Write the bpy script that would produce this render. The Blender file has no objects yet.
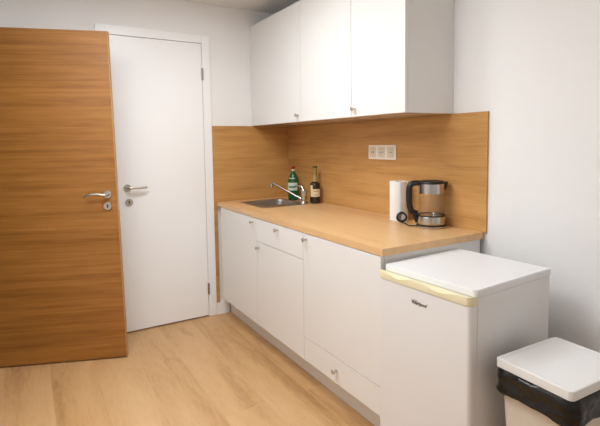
import bpy, bmesh, math, random
from mathutils import Vector, Matrix, noise

random.seed(4)
PI = math.pi
scene = bpy.context.scene
COL = scene.collection

# ------------------------------------------------------------------ camera
def make_camera():
    yaw, pitch, roll = (math.radians(a) for a in (30.781, -4.3264, -0.8067))
    f = Vector((math.sin(yaw)*math.cos(pitch), math.cos(yaw)*math.cos(pitch), math.sin(pitch)))
    r = Vector((math.cos(yaw), -math.sin(yaw), 0))
    u = r.cross(f)
    r2 = r*math.cos(roll) + u*math.sin(roll)
    u2 = -r*math.sin(roll) + u*math.cos(roll)
    cam = bpy.data.cameras.new('camera')
    cam.sensor_width = 36.0
    cam.lens = 464.12*36/600
    cam.shift_y = -35.26/600
    cam.clip_start = 0.02
    o = bpy.data.objects.new('camera', cam)
    COL.objects.link(o)
    m = Matrix((r2, u2, -f)).transposed().to_4x4()
    m.translation = (-1.9532, -3.456, 1.3565)
    o.matrix_world = m
    scene.camera = o
make_camera()

# ------------------------------------------------------------------ world, lamps, exposure
W = bpy.data.worlds.new('world')
scene.world = W
W.use_nodes = True
W.node_tree.nodes['Background'].inputs[0].default_value = (1.0, 0.95, 0.9, 1)
W.node_tree.nodes['Background'].inputs[1].default_value = 0.15

LAMP = (0.905, 0.96, 1.005)
def area_lamp(name, loc, size, power, color):
    d = bpy.data.lights.new(name, 'AREA')
    d.shape = 'DISK'
    d.size = size
    d.energy = power
    d.color = color
    o = bpy.data.objects.new(name, d)
    COL.objects.link(o)
    o.location = loc
    return o
area_lamp('ceiling_lamp', (-1.2, -1.22, 2.39), 0.35, 13.5, LAMP)
area_lamp('fill_light_by_entrance', (-1.5, -3.8, 2.39), 1.2, 5, LAMP)  # unseen fill light, added to flatten the contrast
area_lamp('fill_light_by_left_wall', (-1.85, -1.8, 2.39), 1.0, 28, LAMP)  # added fill that brightens the base cabinet fronts and floor, no known lamp

scene.view_settings.view_transform = 'Standard'
scene.view_settings.look = 'None'
scene.view_settings.gamma = 1.0
scene.view_settings.use_curve_mapping = False
scene.view_settings.exposure = 0.0

# ------------------------------------------------------------------ materials
def srgb(r, g, b):
    def c(v):
        v /= 255.0
        return v/12.92 if v <= 0.04045 else ((v+0.055)/1.055)**2.4
    return (c(r), c(g), c(b), 1.0)

def new_mat(name):
    m = bpy.data.materials.new(name)
    m.use_nodes = True
    nt = m.node_tree
    return m, nt, nt.nodes['Principled BSDF']

def link(nt, a, b):
    nt.links.new(a, b)

def plain(name, color, rough=0.5, metal=0.0, var=0.03, scale=8.0, bump=0.0, bump_scale=200.0, coat=0.0, **kw):
    """a painted or plastic surface with a faint mottling"""
    m, nt, b = new_mat(name)
    tc = nt.nodes.new('ShaderNodeTexCoord')
    n = nt.nodes.new('ShaderNodeTexNoise')
    n.inputs['Scale'].default_value = scale
    n.inputs['Detail'].default_value = 4
    link(nt, tc.outputs['Object'], n.inputs['Vector'])
    mix = nt.nodes.new('ShaderNodeMix')
    mix.data_type = 'RGBA'
    mix.inputs['A'].default_value = tuple(c*(1-var) for c in color[:3]) + (1,)
    mix.inputs['B'].default_value = tuple(min(1, c*(1+var)) for c in color[:3]) + (1,)
    link(nt, n.outputs['Fac'], mix.inputs['Factor'])
    link(nt, mix.outputs['Result'], b.inputs['Base Color'])
    b.inputs['Roughness'].default_value = rough
    b.inputs['Metallic'].default_value = metal
    b.inputs['Coat Weight'].default_value = coat
    for k, v in kw.items():
        b.inputs[k].default_value = v
    if bump:
        n2 = nt.nodes.new('ShaderNodeTexNoise')
        n2.inputs['Scale'].default_value = bump_scale
        n2.inputs['Detail'].default_value = 3
        link(nt, tc.outputs['Object'], n2.inputs['Vector'])
        bp = nt.nodes.new('ShaderNodeBump')
        bp.inputs['Strength'].default_value = bump
        bp.inputs['Distance'].default_value = 0.002
        link(nt, n2.outputs['Fac'], bp.inputs['Height'])
        link(nt, bp.outputs['Normal'], b.inputs['Normal'])
    return m

def wood(name, dark, mid, light, grain, rough=0.45, across=9.0, band=3.0, coat=0.0, seed=0.0):
    """veneer or laminate whose grain runs along the axis `grain` (0 x, 1 y, 2 z)"""
    m, nt, b = new_mat(name)
    tc = nt.nodes.new('ShaderNodeTexCoord')
    def stretched(along, cross, detail, rough_, dist=0.0, off=0.0):
        mp = nt.nodes.new('ShaderNodeMapping')
        s = [cross]*3
        s[grain] = along
        mp.inputs['Scale'].default_value = s
        mp.inputs['Location'].default_value = (seed+off, seed*0.7+off, seed*1.3+off)
        link(nt, tc.outputs['Object'], mp.inputs['Vector'])
        n = nt.nodes.new('ShaderNodeTexNoise')
        n.inputs['Scale'].default_value = 1.0
        n.inputs['Detail'].default_value = detail
        n.inputs['Roughness'].default_value = rough_
        n.inputs['Distortion'].default_value = dist
        link(nt, mp.outputs['Vector'], n.inputs['Vector'])
        return n.outputs['Fac']
    a = stretched(0.45, band, 3, 0.5, 0.4)            # broad boards and bands
    c = stretched(0.9, across*2.2, 6, 0.62, 0.25, 3.1)  # growth lines
    d = stretched(4.0, 170.0, 3, 0.6, 0.0, 7.7)       # fine pores
    def madd(x, k, y):
        n = nt.nodes.new('ShaderNodeMath')
        n.operation = 'MULTIPLY_ADD'
        link(nt, x, n.inputs[0])
        n.inputs[1].default_value = k
        if isinstance(y, float):
            n.inputs[2].default_value = y
        else:
            link(nt, y, n.inputs[2])
        return n.outputs[0]
    e_ = stretched(2.2, across*1.2, 2, 0.5, 0.8, 5.3)   # flecks and small knots
    v = madd(a, 0.26, 0.0)
    v = madd(c, 0.36, v)
    v = madd(d, 0.20, v)
    v = madd(e_, 0.18, v)
    rp = nt.nodes.new('ShaderNodeValToRGB')
    rp.color_ramp.elements[0].position = 0.33
    rp.color_ramp.elements[0].color = dark
    rp.color_ramp.elements[1].position = 0.67
    rp.color_ramp.elements[1].color = light
    e = rp.color_ramp.elements.new(0.5)
    e.color = mid
    link(nt, v, rp.inputs['Fac'])
    link(nt, rp.outputs['Color'], b.inputs['Base Color'])
    b.inputs['Roughness'].default_value = rough
    b.inputs['Coat Weight'].default_value = coat
    bp = nt.nodes.new('ShaderNodeBump')
    bp.inputs['Strength'].default_value = 0.06
    bp.inputs['Distance'].default_value = 0.001
    link(nt, d, bp.inputs['Height'])
    link(nt, bp.outputs['Normal'], b.inputs['Normal'])
    return m

def floor_material():
    m, nt, b = new_mat('oak_laminate_floor')
    tc = nt.nodes.new('ShaderNodeTexCoord')
    mp = nt.nodes.new('ShaderNodeMapping')
    mp.inputs['Rotation'].default_value = (0, 0, PI/2)
    mp.inputs['Location'].default_value = (0.35, 0.20, 0)
    link(nt, tc.outputs['Object'], mp.inputs['Vector'])
    br = nt.nodes.new('ShaderNodeTexBrick')
    br.inputs['Scale'].default_value = 1.0
    br.inputs['Brick Width'].default_value = 2.7
    br.inputs['Row Height'].default_value = 0.24
    br.inputs['Mortar Size'].default_value = 0.0022
    br.inputs['Mortar Smooth'].default_value = 0.2
    br.offset = 0.37
    br.inputs['Color1'].default_value = (0.46, 0.46, 0.46, 1)
    br.inputs['Color2'].default_value = (0.54, 0.54, 0.54, 1)
    br.inputs['Mortar'].default_value = (0.66, 0.66, 0.66, 1)  # pale joints: the glint of the plank bevels put into the colour
    link(nt, mp.outputs['Vector'], br.inputs['Vector'])
    def stretched(sx, sy, detail, r, dist=0.0):
        q = nt.nodes.new('ShaderNodeMapping')
        q.inputs['Scale'].default_value = (sx, sy, 1)
        link(nt, tc.outputs['Object'], q.inputs['Vector'])
        add = nt.nodes.new('ShaderNodeVectorMath')
        add.operation = 'MULTIPLY_ADD'                   # a different cut of timber in each plank
        link(nt, br.outputs['Color'], add.inputs[0])
        add.inputs[1].default_value = (43, 77, 29)
        link(nt, q.outputs['Vector'], add.inputs[2])
        n = nt.nodes.new('ShaderNodeTexNoise')
        n.inputs['Scale'].default_value = 1.0
        n.inputs['Detail'].default_value = detail
        n.inputs['Roughness'].default_value = r
        n.inputs['Distortion'].default_value = dist
        link(nt, add.outputs['Vector'], n.inputs['Vector'])
        return n.outputs['Fac']
    a = stretched(6, 0.8, 5, 0.5, 0.5)
    c = stretched(110, 12, 3, 0.6)
    knots = stretched(9, 4, 1, 0.3, 0.8)
    def math_(op, x, y, z=None):
        n = nt.nodes.new('ShaderNodeMath')
        n.operation = op
        for i, q in enumerate((x, y, z)):
            if q is None:
                continue
            if isinstance(q, (int, float)):
                n.inputs[i].default_value = q
            else:
                link(nt, q, n.inputs[i])
        return n.outputs[0]
    sep = nt.nodes.new('ShaderNodeSeparateColor')
    link(nt, br.outputs['Color'], sep.inputs[0])
    v = math_('MULTIPLY', a, 0.5)
    v = math_('MULTIPLY_ADD', c, 0.2, v)
    v = math_('MULTIPLY_ADD', sep.outputs[0], 0.3, v)
    kn = nt.nodes.new('ShaderNodeMapRange')
    kn.inputs['From Min'].default_value = 0.70
    kn.inputs['From Max'].default_value = 0.82
    link(nt, knots, kn.inputs['Value'])
    v = math_('MULTIPLY_ADD', kn.outputs[0], -0.07, v)
    rp = nt.nodes.new('ShaderNodeValToRGB')
    rp.color_ramp.elements[0].position = 0.34
    rp.color_ramp.elements[0].color = srgb(166, 122, 76)
    rp.color_ramp.elements[1].position = 0.64
    rp.color_ramp.elements[1].color = srgb(217, 176, 128)
    e = rp.color_ramp.elements.new(0.49)
    e.color = srgb(203, 159, 109)
    link(nt, v, rp.inputs['Fac'])
    link(nt, rp.outputs['Color'], b.inputs['Base Color'])
    b.inputs['Roughness'].default_value = 0.42
    bp = nt.nodes.new('ShaderNodeBump')
    bp.inputs['Strength'].default_value = 0.15
    bp.inputs['Distance'].default_value = 0.001
    link(nt, br.outputs['Fac'], bp.inputs['Height'])
    bp.invert = True
    link(nt, bp.outputs['Normal'], b.inputs['Normal'])
    return m

def brushed(name, color, rough=0.3, axis=2):
    m, nt, b = new_mat(name)
    tc = nt.nodes.new('ShaderNodeTexCoord')
    mp = nt.nodes.new('ShaderNodeMapping')
    s = [6.0]*3
    s[axis] = 400.0
    mp.inputs['Scale'].default_value = s
    link(nt, tc.outputs['Object'], mp.inputs['Vector'])
    n = nt.nodes.new('ShaderNodeTexNoise')
    n.inputs['Scale'].default_value = 1.0
    link(nt, mp.outputs['Vector'], n.inputs['Vector'])
    mr = nt.nodes.new('ShaderNodeMapRange')
    mr.inputs['To Min'].default_value = rough*0.75
    mr.inputs['To Max'].default_value = rough*1.3
    link(nt, n.outputs['Fac'], mr.inputs['Value'])
    link(nt, mr.outputs[0], b.inputs['Roughness'])
    b.inputs['Base Color'].default_value = color
    b.inputs['Metallic'].default_value = 1.0
    return m

def thin_glass(name, tint, rough=0.02):
    m, nt, b = new_mat(name)
    nt.nodes.remove(b)
    out = nt.nodes['Material Output']
    tr = nt.nodes.new('ShaderNodeBsdfTransparent')
    tr.inputs[0].default_value = tint
    gl = nt.nodes.new('ShaderNodeBsdfGlossy')
    gl.inputs['Roughness'].default_value = rough
    lw = nt.nodes.new('ShaderNodeLayerWeight')
    pw = nt.nodes.new('ShaderNodeMath')
    pw.operation = 'POWER'
    pw.inputs[1].default_value = 4.0
    link(nt, lw.outputs['Facing'], pw.inputs[0])
    fr = nt.nodes.new('ShaderNodeMapRange')
    fr.inputs['To Min'].default_value = 0.035
    fr.inputs['To Max'].default_value = 0.55
    link(nt, pw.outputs[0], fr.inputs['Value'])
    mx = nt.nodes.new('ShaderNodeMixShader')
    link(nt, fr.outputs[0], mx.inputs[0])
    link(nt, tr.outputs[0], mx.inputs[1])
    link(nt, gl.outputs[0], mx.inputs[2])
    link(nt, mx.outputs[0], out.inputs['Surface'])
    return m

M = {}
M['wall'] = plain('wall_paint', srgb(240, 238, 236), 0.85, var=0.008, scale=3, bump=0.08, bump_scale=350)
M['ceiling'] = plain('ceiling_paint', srgb(240, 238, 236), 0.9, var=0.008, scale=3)
M['floor'] = floor_material()
M['white_lacquer'] = plain('white_door_lacquer', srgb(248, 247, 246), 0.35, var=0.006, scale=3)
M['white_melamine'] = plain('white_melamine', srgb(236, 233, 229), 0.32, var=0.006, scale=3)
M['carcass'] = plain('carcass_melamine', srgb(234, 231, 227), 0.07, var=0.006, scale=3)
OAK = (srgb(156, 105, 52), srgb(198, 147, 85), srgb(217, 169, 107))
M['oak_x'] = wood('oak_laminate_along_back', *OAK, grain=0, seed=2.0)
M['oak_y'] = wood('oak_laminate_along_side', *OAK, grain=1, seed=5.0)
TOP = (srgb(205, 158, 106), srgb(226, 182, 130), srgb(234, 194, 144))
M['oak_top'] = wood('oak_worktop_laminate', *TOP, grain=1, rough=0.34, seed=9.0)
DOOR = (srgb(118, 71, 25), srgb(163, 108, 46), srgb(187, 131, 65))
M['oak_door'] = wood('oak_door_veneer', *DOOR, grain=0, rough=0.42, across=20, band=6.0, seed=1.0)
M['oak_edge'] = wood('oak_edge_band', srgb(160, 116, 66), srgb(186, 140, 88), srgb(200, 156, 104), grain=2, rough=0.5, seed=3.0)
M['steel'] = brushed('brushed_steel', (0.52, 0.50, 0.47, 1), 0.22, 2)
M['sink_steel'] = brushed('sink_steel', (0.46, 0.44, 0.41, 1), 0.36, 0)
M['chrome'] = plain('chrome', (0.56, 0.54, 0.51, 1), 0.22, 1.0, var=0.02)
M['nickel'] = plain('satin_nickel', (0.56, 0.52, 0.46, 1), 0.32, 1.0, var=0.02)
M['hinge'] = plain('hinge_steel', (0.30, 0.28, 0.26, 1), 0.4, 0.9)
M['dark'] = plain('dark_recess', (0.012, 0.011, 0.010, 1), 0.7)
M['black'] = plain('black_plastic', (0.009, 0.0085, 0.008, 1), 0.42)
M['rubber'] = plain('black_rubber', (0.012, 0.012, 0.012, 1), 0.55)
M['glass'] = thin_glass('kettle_glass', (0.95, 0.945, 0.94, 1))
M['paper'] = plain('kitchen_paper', srgb(240, 238, 235), 0.95, var=0.015, scale=40, bump=0.35, bump_scale=260)
M['card'] = plain('cardboard_core', srgb(176, 146, 108), 0.9)
M['socket'] = plain('socket_plastic', srgb(248, 240, 228), 0.35)
M['socket_face'] = plain('socket_insert', srgb(222, 213, 192), 0.35)
M['fridge'] = plain('fridge_enamel', srgb(234, 231, 229), 0.38, var=0.008, bump=0.05, bump_scale=500)
M['fridge_top'] = plain('fridge_top_plastic', srgb(238, 237, 236), 0.42, var=0.008)
M['yellowed'] = plain('yellowed_plastic', srgb(238, 227, 190), 0.38, var=0.02)
M['gasket'] = plain('door_gasket', srgb(120, 116, 112), 0.7)
M['logo'] = plain('grey_lettering', srgb(105, 99, 90), 0.4, 0.2)
M['bin'] = plain('cream_bin_plastic', srgb(225, 214, 198), 0.45, var=0.01)
M['lid'] = plain('white_lid_plastic', srgb(236, 233, 229), 0.42, var=0.01)
M['bag'] = plain('black_bin_bag', (0.006, 0.0055, 0.0055, 1), 0.2, var=0.2, scale=60, bump=0.7, bump_scale=38)
M['green_glass'] = plain('green_bottle', srgb(10, 92, 45), 0.10, var=0.05, coat=0.4)
M['red_cap'] = plain('red_cap', srgb(150, 32, 22), 0.4)
M['wine_glass'] = plain('dark_bottle', srgb(38, 22, 12), 0.08, var=0.05, coat=0.4)
M['wine_neck'] = plain('clear_neck', srgb(176, 150, 100), 0.12, var=0.05, coat=0.4)
M['gold_foil'] = plain('gold_foil', srgb(158, 138, 78), 0.35, 0.55)
M['olive_cap'] = plain('olive_cap', srgb(70, 72, 34), 0.4)
M['label_pale'] = plain('pale_label', srgb(206, 222, 205), 0.6, var=0.18, scale=38)
M['label_cream'] = plain('cream_label', srgb(226, 208, 168), 0.6, var=0.06, scale=50)
M['label_mark'] = plain('label_print', srgb(116, 92, 60), 0.6)
M['label_green'] = plain('label_print_green', srgb(24, 112, 60), 0.6)

# ------------------------------------------------------------------ mesh helpers
def at(bm, verts, mat):
    if mat is not None:
        bmesh.ops.transform(bm, matrix=mat, verts=verts)

def add_box(bm, lo, hi, bevel=0.0, seg=2, mat=None):
    r = bmesh.ops.create_cube(bm, size=1.0)
    vs = r['verts']
    lo, hi = Vector(lo), Vector(hi)
    c, s = (lo+hi)/2, hi-lo
    for v in vs:
        v.co = Vector((v.co.x*s.x, v.co.y*s.y, v.co.z*s.z)) + c
    if bevel:
        es = list({e for v in vs for e in v.link_edges})
        g = bmesh.ops.bevel(bm, geom=es, offset=bevel, segments=seg, affect='EDGES', profile=0.5)
        vs = list({v for f in g['faces'] for v in f.verts} | {v for v in vs if v.is_valid})
    at(bm, vs, mat)
    return vs

def add_lathe(bm, prof, seg=32, mat=None, cap=True):
    """prof: list of (radius, z) from the bottom up, about the z axis"""
    rings = []
    allv = []
    for r, z in prof:
        if r < 1e-5:
            v = bm.verts.new((0, 0, z))
            rings.append([v])
            allv.append(v)
        else:
            ring = [bm.verts.new((r*math.cos(2*PI*i/seg), r*math.sin(2*PI*i/seg), z)) for i in range(seg)]
            rings.append(ring)
            allv += ring
    for a, b in zip(rings, rings[1:]):
        for i in range(seg):
            j = (i+1) % seg
            if len(a) == 1 and len(b) == 1:
                continue
            if len(a) == 1:
                bm.faces.new((a[0], b[j], b[i]))
            elif len(b) == 1:
                bm.faces.new((a[i], a[j], b[0]))
            else:
                bm.faces.new((a[i], a[j], b[j], b[i]))
    if cap:
        if len(rings[0]) > 1:
            bm.faces.new(list(reversed(rings[0])))
        if len(rings[-1]) > 1:
            bm.faces.new(rings[-1])
    at(bm, allv, mat)
    return allv

def smooth_path(pts, n=6, closed=False):
    pts = [Vector(p) for p in pts]
    out = []
    N = len(pts)
    last = N if closed else N-1
    for i in range(last):
        p0 = pts[(i-1) % N] if closed or i > 0 else pts[0]
        p1, p2 = pts[i], pts[(i+1) % N]
        p3 = pts[(i+2) % N] if closed or i+2 < N else pts[-1]
        for k in range(n):
            t = k/n
            out.append(0.5*((2*p1) + (p2-p0)*t + (2*p0-5*p1+4*p2-p3)*t*t + (3*p1-p0-3*p2+p3)*t**3))
    if not closed:
        out.append(pts[-1])
    return out

def add_tube(bm, pts, rad, seg=12, closed=False, flat=1.0, mat=None):
    """rad: number or a list with a radius per point; flat squashes the section along its second axis"""
    pts = [Vector(p) for p in pts]
    n = len(pts)
    rads = rad if isinstance(rad, (list, tuple)) else [rad]*n
    rings, allv = [], []
    up = None
    for i, p in enumerate(pts):
        a = pts[(i-1) % n] if closed or i > 0 else p
        b = pts[(i+1) % n] if closed or i < n-1 else p
        t = (b-a).normalized()
        if up is None:
            up = Vector((0, 0, 1)) if abs(t.z) < 0.9 else Vector((1, 0, 0))
        u = (up - t*up.dot(t)).normalized()
        w = t.cross(u)
        up = u
        ring = [bm.verts.new(p + u*rads[i]*math.cos(2*PI*k/seg) + w*rads[i]*flat*math.sin(2*PI*k/seg)) for k in range(seg)]
        rings.append(ring)
        allv += ring
    m = n if closed else n-1
    for i in range(m):
        a, b = rings[i], rings[(i+1) % n]
        for k in range(seg):
            j = (k+1) % seg
            bm.faces.new((a[k], a[j], b[j], b[k]))
    if not closed:
        bm.faces.new(list(reversed(rings[0])))
        bm.faces.new(rings[-1])
    at(bm, allv, mat)
    return allv

def add_prism(bm, outline, z0, z1, mat=None):
    lo = [bm.verts.new((x, y, z0)) for x, y in outline]
    hi = [bm.verts.new((x, y, z1)) for x, y in outline]
    n = len(outline)
    for i in range(n):
        j = (i+1) % n
        bm.faces.new((lo[i], lo[j], hi[j], hi[i]))
    bm.faces.new(list(reversed(lo)))
    bm.faces.new(hi)
    at(bm, lo+hi, mat)
    return lo+hi

def round_rect(x0, y0, x1, y1, r, seg=6):
    out = []
    for cx, cy, a0 in ((x1-r, y0+r, -PI/2), (x1-r, y1-r, 0), (x0+r, y1-r, PI/2), (x0+r, y0+r, PI)):
        for k in range(seg+1):
            a = a0 + PI/2*k/seg
            out.append((cx+r*math.cos(a), cy+r*math.sin(a)))
    return out

def add_slab_with_hole(bm, lo, hi, hlo, hhi):
    """a flat slab with a rectangular cut-out"""
    xs = [lo[0], hlo[0], hhi[0], hi[0]]
    ys = [lo[1], hlo[1], hhi[1], hi[1]]
    g = {}
    for k, z in enumerate((lo[2], hi[2])):
        for i in range(4):
            for j in range(4):
                g[i, j, k] = bm.verts.new((xs[i], ys[j], z))
    for i in range(3):
        for j in range(3):
            if i == 1 and j == 1:
                continue
            bm.faces.new((g[i, j, 1], g[i+1, j, 1], g[i+1, j+1, 1], g[i, j+1, 1]))
            bm.faces.new((g[i, j, 0], g[i, j+1, 0], g[i+1, j+1, 0], g[i+1, j, 0]))
    for i in range(3):
        for j, s in ((0, 0), (3, 1)):
            q = (g[i, j, 0], g[i+1, j, 0], g[i+1, j, 1], g[i, j, 1])
            bm.faces.new(q if not s else q[::-1])
            q = (g[j, i, 0], g[j, i, 1], g[j, i+1, 1], g[j, i+1, 0])
            bm.faces.new(q if not s else q[::-1])
    for j in (1, 2):
        bm.faces.new((g[1, j, 0], g[2, j, 0], g[2, j, 1], g[1, j, 1]))
        bm.faces.new((g[j, 1, 0], g[j, 2, 0], g[j, 2, 1], g[j, 1, 1]))

WORLD = {}
def obj(name, bm, mat, parent=None, smooth=False, origin=None):
    """link the mesh (built in world coordinates) as ONE object; its origin sits at its parent's origin, or at `origin`"""
    bmesh.ops.recalc_face_normals(bm, faces=bm.faces[:])
    base = Matrix.Identity(4)
    if parent is not None:
        base = WORLD[parent.name]
    elif origin is not None:
        base = Matrix.Translation(origin)
    bm.transform(base.inverted())
    me = bpy.data.meshes.new(name)
    bm.to_mesh(me)
    bm.free()
    if smooth:
        for p in me.polygons:
            p.use_smooth = True
        me.set_sharp_from_angle(angle=math.radians(50))
    for m in (mat if isinstance(mat, (list, tuple)) else [mat]):
        me.materials.append(m)
    o = bpy.data.objects.new(name, me)
    COL.objects.link(o)
    if smooth:
        wn = o.modifiers.new('weighted_normals', 'WEIGHTED_NORMAL')
        wn.keep_sharp = True
    if parent is not None:
        o.parent = parent
    else:
        o.matrix_world = base
    WORLD[o.name] = base
    return o

def tag(o, label=None, cat=None, group=None, kind=None):
    if label: o['label'] = label
    if cat: o['category'] = cat
    if group: o['group'] = group
    if kind: o['kind'] = kind
    return o

def thing(name, loc, label, cat, group=None, rz=0.0):
    o = bpy.data.objects.new(name, None)
    COL.objects.link(o)
    m = Matrix.Translation(loc) @ Matrix.Rotation(rz, 4, 'Z')
    o.matrix_world = m
    WORLD[o.name] = m
    o.empty_display_size = 0.1
    return tag(o, label, cat, group)

def structure(name, loc=(0, 0, 0), rz=0.0):
    o = bpy.data.objects.new(name, None)
    COL.objects.link(o)
    m = Matrix.Translation(loc) @ Matrix.Rotation(rz, 4, 'Z')
    o.matrix_world = m
    WORLD[o.name] = m
    o['kind'] = 'structure'
    return o

def BM():
    return bmesh.new()

def box_obj(name, lo, hi, mat, parent=None, bevel=0.0, smooth=False, origin=None):
    bm = BM()
    add_box(bm, lo, hi, bevel)
    return obj(name, bm, mat, parent, smooth or bevel > 0, origin)

# ------------------------------------------------------------------ the room
X_LEFT, Y_FRONT, Z_CEIL = -2.28, -4.7, 2.417
def shell(name, boxes, mat):
    bm = BM()
    for lo, hi in boxes:
        add_box(bm, lo, hi)
    o = obj(name, bm, mat)
    o['kind'] = 'structure'
    return o

shell('floor', [((X_LEFT-1.3, Y_FRONT-0.1, -0.1), (0.1, 0.1, 0.0))], M['floor'])
shell('ceiling', [((X_LEFT-1.3, Y_FRONT-0.1, Z_CEIL), (0.1, 0.1, Z_CEIL+0.1))], M['ceiling'])
shell('wall_right', [((0.0, Y_FRONT-0.1, 0), (0.1, 0.1, Z_CEIL))], M['wall'])
shell('wall_front', [((X_LEFT-0.1, Y_FRONT-0.1, 0), (0.0, Y_FRONT, Z_CEIL))], M['wall'])
# back wall round the white door's opening
DX0, DX1, DZT = -1.425, -0.755, 2.112
shell('wall_back', [((X_LEFT, 0, 0), (DX0-0.03, 0.1, Z_CEIL)), ((DX1+0.03, 0, 0), (0.0, 0.1, Z_CEIL)),
                    ((DX0-0.03, 0, DZT+0.03), (DX1+0.03, 0.1, Z_CEIL)), ((DX0-0.03, 0.07, 0), (DX1+0.03, 0.1, DZT+0.03))], M['wall'])
# left wall with the doorway the oak door belongs to
shell('wall_left', [((X_LEFT-0.1, -0.10, 0), (X_LEFT, 0.1, Z_CEIL)), ((X_LEFT-0.1, Y_FRONT, 0), (X_LEFT, -0.98, Z_CEIL)),
                    ((X_LEFT-0.1, -0.98, 2.09), (X_LEFT, -0.10, Z_CEIL))], M['wall'])
shell('wall_corridor', [((X_LEFT-1.3, Y_FRONT-0.1, 0), (X_LEFT-1.2, 0.1, Z_CEIL)), ((X_LEFT-1.2, 0.0, 0), (X_LEFT-0.1, 0.1, Z_CEIL)),
                        ((X_LEFT-1.2, Y_FRONT-0.1, 0), (X_LEFT-0.1, Y_FRONT, Z_CEIL))], M['wall'])
# the doorway's casing
shell('trim_1', [((X_LEFT, -1.06, 0), (X_LEFT+0.012, -0.98, 2.17)), ((X_LEFT, -0.10, 0), (X_LEFT+0.012, -0.02, 2.17)),
                 ((X_LEFT, -0.98, 2.09), (X_LEFT+0.012, -0.10, 2.17))], M['white_lacquer'])
shell('baseboard_back', [((-0.685, -0.012, 0), (-0.58, 0.0, 0.094)), ((X_LEFT+0.012, -0.012, 0), (-1.497, 0, 0.075))], M['white_lacquer'])
shell('baseboard_left', [((X_LEFT, Y_FRONT, 0), (X_LEFT+0.012, -1.06, 0.075))], M['white_lacquer'])
shell('baseboard_right', [((-0.012, Y_FRONT, 0), (0, -2.0, 0.075))], M['white_lacquer'])

# ------------------------------------------------------------------ white door in the back wall
def lever_handle(parent, o, ux, nrm, length, mat, curve=0.0, gap=0.05):
    """rose, spindle and lever; o: point on the door face, ux: the lever's direction, nrm: out of the door"""
    o, ux, nrm = Vector(o), Vector(ux).normalized(), Vector(nrm).normalized()
    up = Vector((0, 0, 1))
    rot = Matrix((ux, up, nrm)).transposed().to_4x4()
    rot.translation = o
    bm = BM()
    pts = [(0, 0, 0.004), (0, 0, gap*0.7), (0.006, 0, gap*0.93), (0.02, 0.001*curve, gap), (length*0.4, 0.007*curve, gap),
           (length*0.75, 0.003*curve, gap-0.001), (length, -0.010*curve, gap-0.006)]
    path = smooth_path(pts, 6)
    n = len(path)
    rad = [0.0095 - 0.0030*max(0, (i/n-0.35)) for i in range(n)]
    rad[-1] *= 0.6
    add_tube(bm, path, rad, 12, mat=rot)
    h = obj('door_handle', bm, mat, parent, True)
    bm = BM()
    add_lathe(bm, [(0.026, 0), (0.026, 0.006), (0.0235, 0.0095), (0.0, 0.0095)], 32, mat=rot)
    obj('handle_rose', bm, mat, h, True)
    return h

def keyhole(parent, o, ux, nrm, mat):
    o, ux, nrm = Vector(o), Vector(ux).normalized(), Vector(nrm).normalized()
    rot = Matrix((ux, Vector((0, 0, 1)), nrm)).transposed().to_4x4()
    rot.translation = o
    bm = BM()
    add_lathe(bm, [(0.026, 0), (0.026, 0.006), (0.0235, 0.0095), (0.0, 0.0095)], 32, mat=rot)
    p = obj('keyhole_plate', bm, mat, parent, True)
    bm = BM()
    add_prism(bm, [(0.0045*math.cos(a*PI/6), 0.007+0.0045*math.sin(a*PI/6)) for a in range(-1, 8)] + [(-0.003, -0.011), (0.003, -0.011)], 0.0093, 0.0103, mat=rot)
    obj('keyhole', bm, M['dark'], p)

d1 = structure('door_1', (DX1, 0, 0))
bm = BM()
FO0, FO1, FZT = -1.495, -0.688, 2.178
add_box(bm, (FO0, -0.014, 0), (DX0-0.003, 0.0, FZT), 0.003)
add_box(bm, (DX1+0.003, -0.014, 0), (FO1, 0.0, FZT), 0.003)
add_box(bm, (DX0-0.003, -0.014, DZT+0.003), (DX1+0.003, 0.0, FZT), 0.003)
add_box(bm, (DX0-0.028, 0.0, 0), (DX0-0.003, 0.07, DZT+0.028))
add_box(bm, (DX1+0.003, 0.0, 0), (DX1+0.028, 0.07, DZT+0.028))
add_box(bm, (DX0-0.003, 0.0, DZT+0.003), (DX1+0.003, 0.07, DZT+0.028))
add_box(bm, (DX0-0.003, 0.036, 0), (DX1+0.003, 0.07, DZT+0.003))
obj('door_frame', bm, M['white_lacquer'], d1, True)
box_obj('door_leaf', (DX0, -0.012, 0.010), (DX1, 0.030, DZT), M['white_lacquer'], d1, 0.002)
lever_handle(d1, (-1.328, -0.012, 1.053), (1, 0, 0), (0, -1, 0), 0.128, M['nickel'], 0.0)
keyhole(d1, (-1.321, -0.012, 0.950), (1, 0, 0), (0, -1, 0), M['nickel'])
for z0, z1 in ((1.842, 1.925), (0.185, 0.265)):
    bm = BM()
    add_lathe(bm, [(0.0, z0-0.006), (0.006, z0-0.003), (0.0075, z0), (0.0075, z0+0.026), (0.0065, z0+0.027), (0.0065, z0+0.028), (0.0075, z0+0.029),
                   (0.0075, z1), (0.006, z1+0.003), (0, z1+0.006)], 16, mat=Matrix.Translation((DX1+0.0015, -0.020, 0)))
    obj('hinge', bm, M['hinge'], d1, True)

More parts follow.
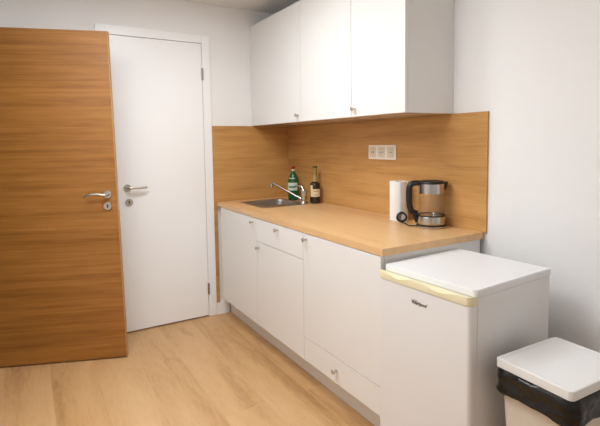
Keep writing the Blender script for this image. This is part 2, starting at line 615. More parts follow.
# ------------------------------------------------------------------ oak door standing open in front of the back wall
DOOR_P = Vector((-1.446, -0.410, 0))
ang = math.atan2(0.27, -0.69)                      # from the free edge towards the hinge
DLEN = 0.86
hinge = DOOR_P + Vector((math.cos(ang), math.sin(ang), 0))*DLEN
d2 = structure('door_2', hinge, ang+PI)            # local x runs from the hinge to the free edge
W2 = WORLD[d2.name]
def w2_box(name, lo, hi, mat, bevel=0.0):
    bm = BM()
    add_box(bm, lo, hi, bevel, mat=W2)
    return obj(name, bm, mat, d2, bevel > 0)
def door_slab(name, x0, x1, mat):
    # the leaf's free edge leans a little towards the hinge
    def lean(z):
        return -0.034*(z/2.05)
    bm = BM()
    c = []
    for x, z in ((x0, 0.009), (x1, 0.009), (x1, 2.046), (x0, 2.058 if x0 == 0 else 2.046)):
        c.append((x + (lean(z) if x > 0.1 else 0), z))
    lo = [bm.verts.new(W2 @ Vector((x, 0, z))) for x, z in c]
    hi = [bm.verts.new(W2 @ Vector((x, 0.040, z))) for x, z in c]
    for i in range(4):
        j = (i+1) % 4
        bm.faces.new((lo[i], lo[j], hi[j], hi[i]))
    bm.faces.new(lo[::-1])
    bm.faces.new(hi)
    return obj(name, bm, mat, d2)
door_slab('door_leaf', 0.0, DLEN-0.0015, M['oak_door'])
door_slab('edge_band', DLEN-0.0015, DLEN+0.0012, M['oak_edge'])
ux = W2.to_3x3() @ Vector((-1, 0, 0))
nn = W2.to_3x3() @ Vector((0, -1, 0))
lever_handle(d2, W2 @ Vector((DLEN-0.072, 0, 1.053)), ux, nn, 0.128, M['nickel'], 1.0)
keyhole(d2, W2 @ Vector((DLEN-0.074, 0, 0.981)), -ux, nn, M['nickel'])
bm = BM()
add_box(bm, (DLEN-0.0200, 0.009, 0.95), (DLEN-0.0145, 0.029, 1.13), mat=W2)
obj('lock_plate', bm, M['nickel'], d2)
for z0 in (0.22, 1.78):
    bm = BM()
    add_lathe(bm, [(0.008, z0), (0.008, z0+0.09)], 16, mat=W2 @ Matrix.Translation((-0.009, 0.046, 0)))
    obj('hinge', bm, M['hinge'], d2, True)

# ------------------------------------------------------------------ oak panels behind the worktop
TP = 0.012
ZP = 1.4955
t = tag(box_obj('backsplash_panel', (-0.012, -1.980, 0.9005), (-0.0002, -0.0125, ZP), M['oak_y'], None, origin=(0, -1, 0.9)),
        'long oak wall panel behind the worktop carrying the triple socket', 'wall panel')
bm = BM()
add_prism(bm, [(-0.687, 0.094), (-0.660, 0.094), (-0.660, 0.9005), (-0.0125, 0.9005), (-0.0125, ZP), (-0.687, ZP)], 0.0002, TP,
          mat=Matrix(((1, 0, 0, 0), (0, 0, -1, 0), (0, 1, 0, 0), (0, 0, 0, 1))))
tag(obj('backsplash_panel', bm, M['oak_x'], None, origin=(-0.35, 0, 0.9)),
    'short oak wall panel beside the white door, behind the sink', 'wall panel')

# ------------------------------------------------------------------ base cabinets
XF = -0.662            # front face of the doors
XB = XF + 0.019        # back face of the doors
ZB, ZC = 0.150, 0.868  # underside and top of the base cabinets
def knob(parent, x, y, z, mat=None):
    rot = Matrix.Translation((x, y, z)) @ Matrix.Rotation(-PI/2, 4, 'Y')
    bm = BM()
    add_lathe(bm, [(0.0055, 0.0), (0.0050, 0.014), (0.0080, 0.018), (0.0115, 0.021), (0.0115, 0.027), (0.0095, 0.0295), (0.0, 0.0305)], 20, mat=rot)
    return obj('knob', bm, M['nickel'], parent, True)

def base_cabinet(y0, y1, label, fronts):
    """y0 > y1: left and right side as seen from the room"""
    c = thing('base_cabinet', (-0.32, (y0+y1)/2, ZB), label, 'cabinet')
    g = 0.0008
    bm = BM()
    for lo, hi in (((XB+0.001, y1+g, ZB), (-0.020, y1+0.017, ZC)), ((XB+0.001, y0-0.017, ZB), (-0.020, y0-g, ZC)),
                   ((XB+0.001, y1+0.017, ZB), (-0.020, y0-0.017, ZB+0.016)), ((-0.026, y1+0.017, ZB+0.016), (-0.020, y0-0.017, ZC)),
                   ((XB+0.001, y1+0.017, ZC-0.016), (XB+0.080, y0-0.017, ZC))):
        add_box(bm, lo, hi)
    obj('carcass', bm, M['carcass'], c)
    for kind, z0, z1, ky, kz in fronts:
        f = box_obj(kind, (XF, y1+0.0016, z0), (XB, y0-0.0016, z1), M['white_melamine'], c, 0.0012)
        knob(f, XF-0.0002, ky, kz)
    return c
YA, YB, YC, YD = -0.083, -0.7176, -1.3082, -1.9545
base_cabinet(YA, YB, 'white base cabinet under the sink with one full-height door', [('door', ZB, ZC-0.003, -0.677, 0.836)])
base_cabinet(YB, YC, 'middle white base cabinet with a shallow top drawer above its door',
             [('drawer', 0.7170, ZC-0.003, -1.024, 0.836), ('door', ZB, 0.7136, -0.761, 0.679)])
base_cabinet(YC, YD, 'white base cabinet beside the refrigerator with a low drawer under its door',
             [('door', 0.2840, ZC-0.003, -1.350, 0.836), ('drawer', ZB, 0.2806, -1.622, 0.220)])
tag(box_obj('toe_kick', (-0.572, -1.955, 0.001), (-0.556, -0.0125, ZB-0.001), M['white_melamine'], None, origin=(-0.564, -1, 0)),
    'long white toe kick board along the floor under the base cabinets', 'toe kick')

# ------------------------------------------------------------------ worktop
SX0, SX1, SY0, SY1 = -0.505, -0.150, -0.525, -0.142
bm = BM()
add_slab_with_hole(bm, (-0.664, -1.9655, 0.8685), (-0.0125, -0.0125, 0.900), (SX0, SY0), (SX1, SY1))
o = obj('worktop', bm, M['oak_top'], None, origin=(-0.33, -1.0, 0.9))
tag(o, 'oak laminate worktop running over all three base cabinets', 'worktop')

# ------------------------------------------------------------------ sink
def make_sink():
    s = thing('kitchen_sink', (-0.33, -0.32, 0.9), 'small steel inset sink let into the oak worktop', 'sink')
    RX0, RX1, RY0, RY1 = -0.524, -0.130, -0.540, -0.124
    BX0, BX1, BY0, BY1 = -0.498, -0.156, -0.452, -0.146
    bm = BM()
    seg = 8
    outer = round_rect(RX0, RY0, RX1, RY1, 0.030, seg)
    loops = []
    def loop(pts, z):
        loops.append([bm.verts.new((x, y, z)) for x, y in pts])
    loop(outer, 0.9004)
    loop([(x, y) for x, y in round_rect(RX0+0.004, RY0+0.004, RX1-0.004, RY1-0.004, 0.028, seg)], 0.9036)
    loop(round_rect(BX0-0.008, BY0-0.008, BX1+0.008, BY1+0.008, 0.072, seg), 0.9036)
    loop(round_rect(BX0-0.001, BY0-0.001, BX1+0.001, BY1+0.001, 0.066, seg), 0.9005)
    loop(round_rect(BX0+0.004, BY0+0.004, BX1-0.004, BY1-0.004, 0.062, seg), 0.890)
    loop(round_rect(BX0+0.012, BY0+0.012, BX1-0.012, BY1-0.012, 0.060, seg), 0.780)
    loop(round_rect(BX0+0.030, BY0+0.030, BX1-0.030, BY1-0.030, 0.050, seg), 0.756)
    loop(round_rect(BX0+0.130, BY0+0.120, BX1-0.130, BY1-0.120, 0.020, seg), 0.752)
    n = len(outer)
    for a, b in zip(loops, loops[1:]):
        for i in range(n):
            j = (i+1) % n
            bm.faces.new((a[i], a[j], b[j], b[i]))
    bm.faces.new(loops[-1])
    o = obj('bowl', bm, M['sink_steel'], s, True)
    bm = BM()
    add_lathe(bm, [(0.0, 0.7525), (0.026, 0.7525), (0.034, 0.7545), (0.036, 0.7530)], 28,
              mat=Matrix.Translation(((BX0+BX1)/2, (BY0+BY1)/2, 0)), cap=False)
    obj('drain', bm, M['chrome'], s, True)
make_sink()

# ------------------------------------------------------------------ tap
def make_tap():
    bx, by = -0.160, -0.496
    zb = 0.9038
    t = thing('kitchen_tap', (bx, by, zb), 'chrome mixer tap with a long slanting spout over the sink', 'tap')
    bm = BM()
    add_lathe(bm, [(0.027, zb), (0.027, zb+0.006), (0.023, zb+0.010), (0.021, zb+0.016), (0.021, zb+0.068), (0.0225, zb+0.076),
                   (0.022, zb+0.092), (0.017, zb+0.104), (0.0, zb+0.108)], 28, mat=Matrix.Translation((bx, by, 0)))
    obj('body', bm, M['chrome'], t, True)
    end = Vector((-0.300, -0.285, 1.044))
    st = Vector((bx-0.010, by+0.014, zb+0.030))
    dirv = (end-st).normalized()
    bm = BM()
    path = smooth_path([st, st+dirv*0.06, st+dirv*0.14, end-dirv*0.03, end, end+dirv*0.018+Vector((0, 0, -0.006)), end+dirv*0.022+Vector((0, 0, -0.020))], 6)
    add_tube(bm, path, 0.0078, 14)
    sp = obj('spout', bm, M['chrome'], t, True)
    tip = end+dirv*0.022
    bm = BM()
    add_lathe(bm, [(0.0105, tip.z-0.040), (0.0125, tip.z-0.038), (0.0125, tip.z-0.018), (0.0105, tip.z-0.016)], 20, mat=Matrix.Translation((tip.x, tip.y, 0)))
    obj('aerator', bm, M['chrome'], sp, True)
    bm = BM()
    path = smooth_path([(bx, by, zb+0.100), (bx-0.006, by+0.012, zb+0.122), (bx-0.020, by+0.030, zb+0.128), (bx-0.040, by+0.060, zb+0.124)], 6)
    n = len(path)
    add_tube(bm, path, [0.012-0.005*i/n for i in range(n)], 12, flat=1.2)
    obj('lever', bm, M['chrome'], t, True)
make_tap()

# ------------------------------------------------------------------ bottles by the sink
def curved_label(parent, name, cx, cy, r, z0, z1, a0, a1, mat, seg=20):
    bm = BM()
    ro, ri = r+0.0009, r+0.0001
    prev = None
    for k in range(seg+1):
        a = a0+(a1-a0)*k/seg
        c, s = math.cos(a), math.sin(a)
        q = [bm.verts.new((cx+rr*c, cy+rr*s, z)) for rr, z in ((ri, z0), (ro, z0), (ro, z1), (ri, z1))]
        if prev:
            for i in range(4):
                bm.faces.new((prev[i], prev[(i+1) % 4], q[(i+1) % 4], q[i]))
        else:
            bm.faces.new(q)
        prev = q
    bm.faces.new(prev[::-1])
    return obj(name, bm, mat, parent, True)

def bottle_facing(x, y):
    return math.atan2(-3.456-y, -1.9532-x)

def make_green_bottle():
    x, y, z = -0.100, -0.240, 0.9
    t = thing('bottle', (x, y, z), 'green bottle with a red cap standing behind the sink in the corner', 'bottle')
    T = Matrix.Translation((x, y, z))
    bm = BM()
    add_lathe(bm, [(0.0, 0.004), (0.034, 0.0), (0.043, 0.006), (0.045, 0.016), (0.045, 0.075), (0.0437, 0.09), (0.045, 0.105), (0.045, 0.145),
                   (0.041, 0.172), (0.030, 0.200), (0.018, 0.220), (0.0135, 0.232), (0.0135, 0.245), (0.0, 0.245)], 32, mat=T)
    obj('body', bm, M['green_glass'], t, True)
    bm = BM()
    add_lathe(bm, [(0.0145, 0.246), (0.0155, 0.248), (0.0155, 0.266), (0.0135, 0.2685), (0.0, 0.2685)], 24, mat=T)
    obj('cap', bm, M['red_cap'], t, True)
    bm = BM()
    add_lathe(bm, [(0.0142, 0.2325), (0.0145, 0.2335), (0.0145, 0.244), (0.0142, 0.245)], 24, mat=T)
    obj('neck_ring', bm, M['label_pale'], t, True)
    a = bottle_facing(x, y)
    l = curved_label(t, 'label', x, y, 0.0451, z+0.078, z+0.140, a-1.25, a+0.75, M['label_pale'])
    curved_label(l, 'print', x, y, 0.0461, z+0.100, z+0.112, a-0.9, a+0.35, M['label_green'])
    l = curved_label(t, 'label', x, y, 0.0405, z+0.1722, z+0.178, a-0.95, a+0.35, M['label_pale'])
make_green_bottle()

def make_wine_bottle():
    x, y, z = -0.080, -0.530, 0.9
    t = thing('bottle', (x, y, z), 'dark wine bottle with a cream label standing right of the tap', 'bottle')
    T = Matrix.Translation((x, y, z)) @ Matrix.Diagonal((1, 1, 0.955, 1))
    bm = BM()
    add_lathe(bm, [(0.0, 0.010), (0.028, 0.0), (0.037, 0.004), (0.0395, 0.014), (0.0395, 0.145), (0.037, 0.158), (0.026, 0.166), (0.0160, 0.172), (0.0, 0.172)], 32, mat=T)
    obj('body', bm, M['wine_glass'], t, True)
    bm = BM()
    add_lathe(bm, [(0.0162, 0.1715), (0.0155, 0.185), (0.0145, 0.21), (0.0140, 0.238), (0.0, 0.238)], 28, mat=T)
    obj('neck', bm, M['wine_neck'], t, True)
    bm = BM()
    add_lathe(bm, [(0.0147, 0.225), (0.0150, 0.227), (0.0145, 0.272), (0.0165, 0.273), (0.0165, 0.280), (0.0, 0.280)], 28, mat=T)
    obj('foil', bm, M['gold_foil'], t, True)
    bm = BM()
    add_lathe(bm, [(0.0168, 0.2802), (0.0172, 0.282), (0.0172, 0.292), (0.015, 0.2935), (0, 0.2935)], 28, mat=T)
    obj('cap', bm, M['olive_cap'], t, True)
    a = bottle_facing(x, y)
    l = curved_label(t, 'label', x, y, 0.0396, z+0.052, z+0.110, a-1.0, a+1.15, M['label_cream'])
    curved_label(l, 'print', x, y, 0.0406, z+0.092, z+0.096, a-0.35, a+0.7, M['label_mark'])
    curved_label(l, 'print', x, y, 0.0406, z+0.066, z+0.069, a-0.2, a+0.6, M['label_mark'])
    curved_label(t, 'label', x, y, 0.0396, z+0.1102, z+0.138, a-1.0, a-0.45, M['label_cream'])
make_wine_bottle()

# ------------------------------------------------------------------ triple socket
def make_socket():
    y0, y1, z0, z1 = -1.086, -1.340, 1.244, 1.334
    zc = (z0+z1)/2
    t = thing('power_socket', (-0.012, (y0+y1)/2, zc), 'cream triple power socket on the oak panel above the worktop', 'socket')
    box_obj('cover_frame', (-0.0195, y1, z0), (-0.0122, y0, z1), M['socket'], t, 0.002)
    w = (y0-y1)/3
    for k in range(3):
        yc = y0-w*(k+0.5)
        rot = Matrix.Translation((-0.0195, yc, zc)) @ Matrix.Rotation(-PI/2, 4, 'Y')
        bm = BM()
        add_box(bm, (-0.0205, yc-0.034, zc-0.034), (-0.0193, yc+0.034, zc+0.034), 0.0005)
        add_lathe(bm, [(0.0245, 0.0010), (0.0245, 0.0034), (0.0225, 0.0036), (0.0205, 0.0014), (0.0, 0.0014)], 32, mat=rot, cap=False)
        s = obj('socket_insert', bm, M['socket_face'], t, True)
        for dy in (-0.0095, 0.0095):
            bm = BM()
            add_lathe(bm, [(0.0038, 0.0013), (0.0038, 0.0018), (0, 0.0018)], 12, mat=rot @ Matrix.Translation((0, dy, 0)))
            obj('pin_hole', bm, M['dark'], s)
        for dz in (-0.0190, 0.0190):
            bm = BM()
            add_box(bm, (dz-0.0035, -0.0025, 0.0012), (dz+0.0035, 0.0025, 0.0030), mat=rot)
            obj('earth_clip', bm, M['nickel'], s)
make_socket()

# ------------------------------------------------------------------ kitchen paper
def make_paper():
    x, y, z = -0.092, -1.448, 0.9002
    t = thing('paper_towel_roll', (x, y, z), 'white paper towel roll standing upright beside the kettle', 'paper towel')
    bm = BM()
    n = 56
    h = 0.226
    ri, ro = 0.020, 0.052
    T = Matrix.Translation((x, y, z))
    prof = [(ri, 0.0), (ro-0.002, 0.0), (ro, 0.002), (ro, h-0.003), (ro-0.003, h), (ro-0.012, h-0.0015), (ro-0.020, h-0.0005), (ri, h-0.001), (ri, 0.0)]
    add_lathe(bm, prof, n, mat=T, cap=False)
    obj('roll', bm, M['paper'], t, True)
    bm = BM()
    a0 = bottle_facing(x, y)
    prev = None
    for k in range(13):                               # the loose outer sheet
        a = a0+0.15+1.3*k/12
        r = ro+0.0006+0.004*max(0, 1-k/5)**2
        q = [bm.verts.new((x+rr*math.cos(a), y+rr*math.sin(a), zz)) for rr, zz in ((r, z+0.001), (r+0.0009, z+0.001), (r+0.0009, z+h-0.001), (r, z+h-0.001))]
        if prev:
            for i in range(4):
                bm.faces.new((prev[i], prev[(i+1) % 4], q[(i+1) % 4], q[i]))
        else:
            bm.faces.new(q)
        prev = q
    bm.faces.new(prev[::-1])
    obj('loose_sheet', bm, M['paper'], t, True)
    bm = BM()
    add_lathe(bm, [(ri-0.002, 0.0), (ri-0.0002, 0.0), (ri-0.0002, h), (ri-0.002, h), (ri-0.002, 0.0)], 32, mat=T, cap=False)
    obj('core', bm, M['card'], t, True)
make_paper()

# ------------------------------------------------------------------ kettle on its base
KX, KY = -0.108, -1.712
KZ = 0.9182
def make_kettle():
    t = thing('electric_kettle', (KX, KY, KZ), 'glass and steel electric kettle with a black handle', 'kettle')
    T = Matrix.Translation((KX, KY, KZ)) @ Matrix.Diagonal((1, 1, 1.04, 1))
    bm = BM()
    add_lathe(bm, [(0.0, 0.0), (0.072, 0.0), (0.0755, 0.003), (0.0755, 0.010), (0.0745, 0.040), (0.0725, 0.042), (0.0, 0.042)], 48, mat=T)
    obj('steel_foot', bm, M['steel'], t, True)
    bm = BM()
    add_lathe(bm, [(0.0728, 0.0422), (0.0735, 0.044), (0.0735, 0.047), (0.0715, 0.048), (0.0695, 0.0465), (0.069, 0.0422), (0.0728, 0.0422)], 48, mat=T, cap=False)
    obj('seal_ring', bm, M['black'], t, True)
    bm = BM()
    add_lathe(bm, [(0.0715, 0.0482), (0.0700, 0.10), (0.0675, 0.155), (0.0675, 0.1565), (0.0650, 0.1565), (0.0675, 0.10), (0.0690, 0.0482), (0.0715, 0.0482)], 48, mat=T, cap=False)
    obj('glass_wall', bm, M['glass'], t, True)
    bm = BM()
    add_lathe(bm, [(0.0, 0.0423), (0.055, 0.0423), (0.058, 0.0445), (0.058, 0.0450), (0.0, 0.0465)], 40, mat=T)
    add_lathe(bm, [(0.0, 0.0465), (0.012, 0.0465), (0.012, 0.054), (0.008, 0.058), (0, 0.059)], 20, mat=T @ Matrix.Translation((0.01, -0.012, 0)))
    obj('heating_plate', bm, M['steel'], t, True)
    bm = BM()
    add_lathe(bm, [(0.0650, 0.1567), (0.0695, 0.1567), (0.0695, 0.160), (0.0675, 0.205), (0.0640, 0.205), (0.0650, 0.1567)], 48, mat=T, cap=False)
    obj('steel_collar', bm, M['steel'], t, True)
    bm = BM()
    add_lathe(bm, [(0.0638, 0.190), (0.0638, 0.2052), (0.0680, 0.2052), (0.0680, 0.2120), (0.0640, 0.2185), (0.050, 0.2215), (0.0, 0.2215)], 48, mat=T, cap=False)
    obj('lid', bm, M['black'], t, True)
    ux = Vector((-0.859, 0.512, 0))                    # the handle's side
    # pouring lip opposite the handle: a wedge that rises outwards
    bm = BM()
    w = Vector((-ux.y, ux.x, 0))
    C0 = Vector((KX, KY, KZ))
    def P(a, b, z):
        return C0 - ux*a + w*b + Vector((0, 0, z*1.04))
    top = [bm.verts.new(P(a, b, z)) for a, b, z in ((0.050, -0.040, 0.2150), (0.070, -0.026, 0.2140), (0.089, -0.005, 0.2130), (0.089, 0.005, 0.2130), (0.070, 0.026, 0.2140), (0.050, 0.040, 0.2150))]
    mid = [bm.verts.new(P(a, b, z)) for a, b, z in ((0.052, -0.041, 0.2040), (0.070, -0.027, 0.2020), (0.087, -0.007, 0.2030), (0.087, 0.007, 0.2030), (0.070, 0.027, 0.2020), (0.052, 0.041, 0.2040))]
    bot = [bm.verts.new(P(a, b, z)) for a, b, z in ((0.060, -0.034, 0.190), (0.071, -0.018, 0.180), (0.0755, -0.003, 0.172), (0.0755, 0.003, 0.172), (0.071, 0.018, 0.180), (0.060, 0.034, 0.190))]
    for A, B in ((top, mid), (mid, bot)):
        for i in range(5):
            bm.faces.new((A[i], A[i+1], B[i+1], B[i]))
    bm.faces.new(top[::-1])
    bm.faces.new((top[0], mid[0], mid[5], top[5]))
    bm.faces.new((mid[0], bot[0], bot[5], mid[5]))
    bm.faces.new(bot)
    obj('spout', bm, M['black'], t, True)
    # handle: out of the lid, down and back to the foot
    bm = BM()
    def H(a, z):
        return C0 + ux*a + Vector((0, 0, z*1.04))
    path = smooth_path([H(0.058, 0.207), H(0.078, 0.209), H(0.098, 0.206), H(0.113, 0.192), H(0.117, 0.160), H(0.116, 0.110), H(0.112, 0.082), H(0.101, 0.064), H(0.086, 0.057), H(0.0745, 0.055)], 6)
    n = len(path)
    add_tube(bm, path, [0.0140 + 0.0020*math.sin(PI*i/n) for i in range(n)], 14, flat=1.0)
    hd = obj('handle', bm, M['black'], t, True)
    bm = BM()
    path = smooth_path([H(0.088, 0.056), H(0.085, 0.040), H(0.0800, 0.022), H(0.0790, 0.006)], 5)
    add_tube(bm, path, [0.0125, 0.0125, 0.0120, 0.0120, 0.0115, 0.0115, 0.0110, 0.0105, 0.0100, 0.0095, 0.0085, 0.0075, 0.0065, 0.0055, 0.0045, 0.0045][:16], 12)
    obj('handle_foot', bm, M['black'], t, True)
make_kettle()

def make_kettle_base():
    t = thing('kettle_base', (KX, KY, 0.9), 'round black and steel power base under the kettle with its coiled cord', 'kettle base')
    T = Matrix.Translation((KX, KY, 0.9))
    bm = BM()
    add_lathe(bm, [(0.0, 0.0005), (0.074, 0.0005), (0.077, 0.003), (0.077, 0.0105), (0.0750, 0.0115), (0.0, 0.0115)], 48, mat=T)
    obj('base_ring', bm, M['steel'], t, True)
    bm = BM()
    add_lathe(bm, [(0.073, 0.0117), (0.0760, 0.0130), (0.0755, 0.0165), (0.0730, 0.0178), (0.0, 0.0178)], 48, mat=T)
    obj('base_plate', bm, M['black'], t, True)
    # the cord: out of the base and rolled into an upright bundle in front of the paper roll
    c = Vector((-0.158, -1.543, 0.9345))
    ax = Vector((-0.859, 0.512, 0.0))                  # across the view
    up = Vector((0, 0, 1))
    dp = Vector((-0.5, -0.82, 0)).normalized()
    pts = [Vector((KX-0.062, KY+0.040, 0.9062)), Vector((KX-0.085, KY+0.075, 0.9050)), Vector((-0.182, -1.610, 0.9048)), Vector((-0.165, -1.575, 0.9060))]
    turns = 4.5
    N = 40
    for i in range(N):
        a = -PI/2 + 2*PI*turns*i/N
        rx = 0.028
        rz = 0.0275
        k = i/N
        off = dp*(0.010*math.sin(7*a*0.31) + 0.012*(k-0.5))
        pts.append(c + ax*(rx*math.cos(a)*(0.9+0.1*math.sin(3*k*PI))) + up*(rz*math.sin(a)*(0.9+0.1*math.cos(5*k))) + off)
    bm = BM()
    add_tube(bm, smooth_path(pts, 5), 0.0034, 8)
    cord = obj('power_cord', bm, M['rubber'], t, True)
    bm = BM()                                          # strands wrapped across the bundle
    for s in (-0.35, 0.15, 0.6):
        p = [c + ax*(0.024*math.cos(a)*0.55 + 0.016*s) + up*(0.024*math.sin(a)) + dp*(0.010+0.002*math.sin(a*3)) for a in [-1.3+2.6*i/8 for i in range(9)]]
        add_tube(bm, smooth_path(p, 3), 0.0030, 8)
    obj('cord_strand', bm, M['rubber'], cord, True)
make_kettle_base()

# ------------------------------------------------------------------ wall cabinets
XU = -0.3417
ZU0, ZU1 = 1.4965, 2.2864
def wall_cabinet(y0, y1, label, knob_y):
    c = thing('wall_cabinet', (-0.17, (y0+y1)/2, ZU0), label, 'cabinet')
    box_obj('carcass', (XU+0.0198, y1+0.0006, ZU0), (-0.0008, y0-0.0006, ZU1), M['carcass'], c, 0.0008)
    f = box_obj('door', (XU, y1+0.0019, ZU0+0.001), (XU+0.018, y0-0.0019, ZU1), M['white_melamine'], c, 0.0012)
    if knob_y is not None:
        knob(f, XU-0.0002, knob_y, 1.541)
    return c
wall_cabinet(-0.0010, -0.7752, 'widest white wall cabinet, hung over the sink in the corner', -0.743)
wall_cabinet(-0.7752, -1.3293, 'middle white wall cabinet with no knob', None)
wall_cabinet(-1.3293, -1.7618, 'narrow white wall cabinet at the open end of the row', -1.366)

# ------------------------------------------------------------------ refrigerator
def make_fridge():
    rz = math.radians(3.0)
    FR = Vector((-0.642, -2.425, 0))
    W_, D_ = 0.445, 0.485
    DF, DB = -0.030, 0.005                             # front and back of the door
    t = thing('refrigerator', FR, 'small white refrigerator with a yellowed handle strip beside the base cabinets', 'refrigerator', rz=rz)
    Wm = WORLD[t.name]
    # local: x runs to the wall, y runs left along the front, origin at the front right corner of the top
    def b(name, lo, hi, mat, bevel, parent=t, seg=3):
        bm = BM()
        add_box(bm, lo, hi, bevel, seg, mat=Wm)
        return obj(name, bm, mat, parent, True)
    b('cabinet', (0.012, 0.002, 0.015), (D_-0.003, W_-0.002, 0.8145), M['fridge'], 0.006)
    b('gasket', (DB, 0.008, 0.06), (0.0122, W_-0.008, 0.806), M['gasket'], 0.0)
    bm = BM()
    prism = []
    for cx, cy, r, a0 in ((D_, 0.0, 0.005, -PI/2), (D_, W_, 0.005, 0), (0.004, W_, 0.007, PI/2), (0.004, 0.0, 0.020, PI)):
        qx = cx-r if cx > 0.1 else cx+r
        qy = cy-r if cy > 0.1 else cy+r
        prism += [(qx+r*math.cos(a0+PI/2*k/6), qy+r*math.sin(a0+PI/2*k/6)) for k in range(7)]
    add_prism(bm, prism, 0.8150, 0.8400, mat=Wm)
    es = [e for e in bm.edges if all(v.co.z > 0.8399 for v in e.verts)]
    bmesh.ops.bevel(bm, geom=es, offset=0.003, segments=2, affect='EDGES')
    obj('top_panel', bm, M['fridge_top'], t, True)
    # the door leaf, its front corners well rounded
    bm = BM()
    def front_outline(x1, r=0.016, rl=0.006, inset=0.0):
        pts = [(x1, inset), (x1, W_-inset)]
        for k in range(7):
            a = PI/2+PI/2*k/6
            pts.append((DF+inset+rl+rl*math.cos(a), W_-inset-rl+rl*math.sin(a)))
        for k in range(7):
            a = PI+PI/2*k/6
            pts.append((DF+inset+r+r*math.cos(a), inset+r+r*math.sin(a)))
        return pts
    add_prism(bm, front_outline(DB), 0.060, 0.7885, mat=Wm)
    door = obj('door', bm, M['fridge'], t, True)
    # yellowed grip strip along the top of the door with two scooped finger recesses
    bm = BM()
    N = 48
    prev = None
    def bump(s, c, w):
        q = abs(s-c)/w
        return 0.0 if q >= 1 else (0.5+0.5*math.cos(PI*q))
    for k in range(N+1):
        s = k/N
        y = W_*s
        e = min(y, W_-y)
        rr = 0.016 if s < 0.5 else 0.006
        inx = DF if e > rr else DF+rr-math.sqrt(max(0, rr**2-(rr-e)**2))
        dip = max(bump(s, 0.30, 0.20), bump(s, 0.76, 0.16))
        zf = 0.8205 - 0.012*dip
        row = [(DB, 0.7890), (inx-0.0005, 0.7890), (inx-0.0030, 0.7915), (inx-0.0030, zf-0.002), (inx-0.001+0.003*dip, zf), (min(inx+0.012+0.010*dip, -0.004), 0.8190-0.004*dip), (-0.0005, 0.8135), (DB, 0.8130)]
        q = [bm.verts.new(Wm @ Vector((x, y, z))) for x, z in row]
        if prev:
            for i in range(len(q)):
                bm.faces.new((prev[i], prev[(i+1) % len(q)], q[(i+1) % len(q)], q[i]))
        else:
            bm.faces.new(q)
        prev = q
    bm.faces.new(prev[::-1])
    tag(obj('handle_strip', bm, M['yellowed'], door, True), 'yellowed plastic grip strip')
    # lettering
    cu = bpy.data.curves.new('logo_text', 'FONT')
    cu.body = 'Whirlpool'
    cu.size = 0.0205
    cu.shear = 0.30
    cu.extrude = 0.0006
    cu.offset = 0.0007
    cu.align_x = 'CENTER'
    cu.align_y = 'CENTER'
    tmp = bpy.data.objects.new('logo_text', cu)
    COL.objects.link(tmp)
    dg = bpy.context.evaluated_depsgraph_get()
    dg.update()
    me = bpy.data.meshes.new_from_object(tmp.evaluated_get(dg))
    bm = BM()
    bm.from_mesh(me)
    COL.objects.unlink(tmp)
    bpy.data.objects.remove(tmp)
    xs = [v.co.x for v in bm.verts]
    sc_ = 0.074/(max(xs)-min(xs))
    yc = W_ - 0.216
    # text x -> local -y (reads left to right from the front), text y -> z, text z -> local -x
    Lm = Matrix(((0, 0, -1, DF-0.0004), (-sc_, 0, 0, yc), (0, sc_, 0, 0.7365), (0, 0, 0, 1)))
    bm.transform(Wm @ Lm)
    ring = [Vector((DF-0.0008, yc+0.018+0.0165*math.cos(a), 0.739+0.0075*math.sin(a))) for a in [2*PI*i/32 for i in range(32)]]
    add_tube(bm, ring, 0.0007, 6, closed=True, mat=Wm)
    obj('logo', bm, M['logo'], door)
    for fx in (0.08, D_-0.05):
        for fy in (0.05, W_-0.05):
            bm = BM()
            add_lathe(bm, [(0.018, 0.001), (0.018, 0.0148)], 16, mat=Wm @ Matrix.Translation((fx, fy, 0)))
            obj('foot', bm, M['black'], t, True)
make_fridge()

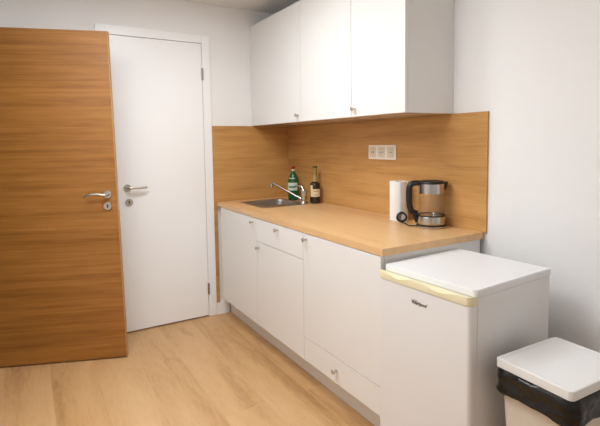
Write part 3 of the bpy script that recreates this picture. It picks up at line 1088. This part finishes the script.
# ------------------------------------------------------------------ waste bin and its bag
def make_bin():
    rz = math.radians(-2.0)
    c = Vector((-0.441, -2.614, 0))
    LX, LY = 0.1675, 0.1335                              # half size of the lid
    t = thing('waste_bin', c, 'cream waste bin with a white lid beside the refrigerator', 'waste bin', rz=rz)
    Wm = WORLD[t.name]
    bm = BM()
    hi, lo = [], []
    rings = [(0.72, 0.002), (0.75, 0.010), (0.93, 0.562), (0.93, 0.5755)]
    prev = None
    for k, z in rings:
        r = [bm.verts.new(Wm @ Vector((x, y, z))) for x, y in round_rect(-LX*k, -LY*k, LX*k, LY*k, 0.028, 6)]
        if prev:
            for i in range(len(r)):
                j = (i+1) % len(r)
                bm.faces.new((prev[i], prev[j], r[j], r[i]))
        else:
            bm.faces.new(r[::-1])
        prev = r
    bm.faces.new(prev)
    obj('bin_body', bm, M['bin'], t, True)
    # lid: a shallow tray with a raised border
    bm = BM()
    def ring(i, z, r):
        return [bm.verts.new(Wm @ Vector((x, y, z))) for x, y in round_rect(-LX+i, -LY+i, LX-i, LY-i, max(r-i, 0.004), 5)]
    loops = [ring(0.003, 0.5870, 0.016), ring(0.0, 0.5890, 0.016), ring(0.0, 0.6150, 0.016), ring(0.003, 0.6180, 0.016), ring(0.013, 0.6180, 0.022), ring(0.018, 0.6125, 0.026)]
    for a, b in zip(loops, loops[1:]):
        for i in range(len(a)):
            j = (i+1) % len(a)
            bm.faces.new((a[i], a[j], b[j], b[i]))
    bm.faces.new(loops[0][::-1])
    bm.faces.new(loops[-1])
    obj('lid', bm, M['lid'], t, True)
    # the bag turned down over the rim
    bag = thing('bin_bag', c + Vector((0, 0, 0.47)), 'shiny black bin bag folded over the rim of the waste bin', 'bin bag', rz=rz)
    bm = BM()
    seg = 16
    base = []
    pts = round_rect(-LX*0.935, -LY*0.935, LX*0.935, LY*0.935, 0.030, seg)
    # subdivide the straight sides so the plastic can crumple
    dense = []
    for i in range(len(pts)):
        a, b = Vector(pts[i]), Vector(pts[(i+1) % len(pts)])
        m = max(1, int((b-a).length/0.006))
        dense += [a.lerp(b, k/m) for k in range(m)]
    n = len(dense)
    prof = [(-0.001, 0.5765), (0.002, 0.5840), (0.008, 0.5845), (0.013, 0.578), (0.015, 0.568), (0.015, 0.561), (0.015, 0.554), (0.0155, 0.547), (0.016, 0.540), (0.017, 0.533), (0.018, 0.526), (0.020, 0.519), (0.018, 0.513), (0.012, 0.511), (0.007, 0.514)]
    loops = []
    for k, (off, z) in enumerate(prof):
        r = []
        for i, p in enumerate(dense):
            d = (dense[(i+1) % n]-dense[i-1]).normalized()
            nrm = Vector((d.y, -d.x))
            q = Vector((p.x*16 + z*14, p.y*16 - z*9, z*42))
            amp = 0.0 if k < 2 else (0.0022 if k == 2 else 0.0055)
            w = noise.noise(q)*1.0 + noise.noise(q*2.6+Vector((5, 1, 2)))*0.65
            hang = (0.006*noise.noise(Vector((p.x*9, p.y*9, 3.3))) if k >= 6 else 0.0)
            corner = 0.012*max(0.0, (abs(p.x)/LX + abs(p.y)/LY - 1.35))*4*(1 if k >= 5 else 0)
            o_ = p + nrm*(off + amp*w*0.8)
            r.append(bm.verts.new(Wm @ Vector((o_.x, o_.y, z + hang - corner*0.5))))
        loops.append(r)
    for a, b in zip(loops, loops[1:]):
        for i in range(n):
            j = (i+1) % n
            bm.faces.new((a[i], a[j], b[j], b[i]))
    obj('bag_skirt', bm, M['bag'], bag, True)
make_bin()
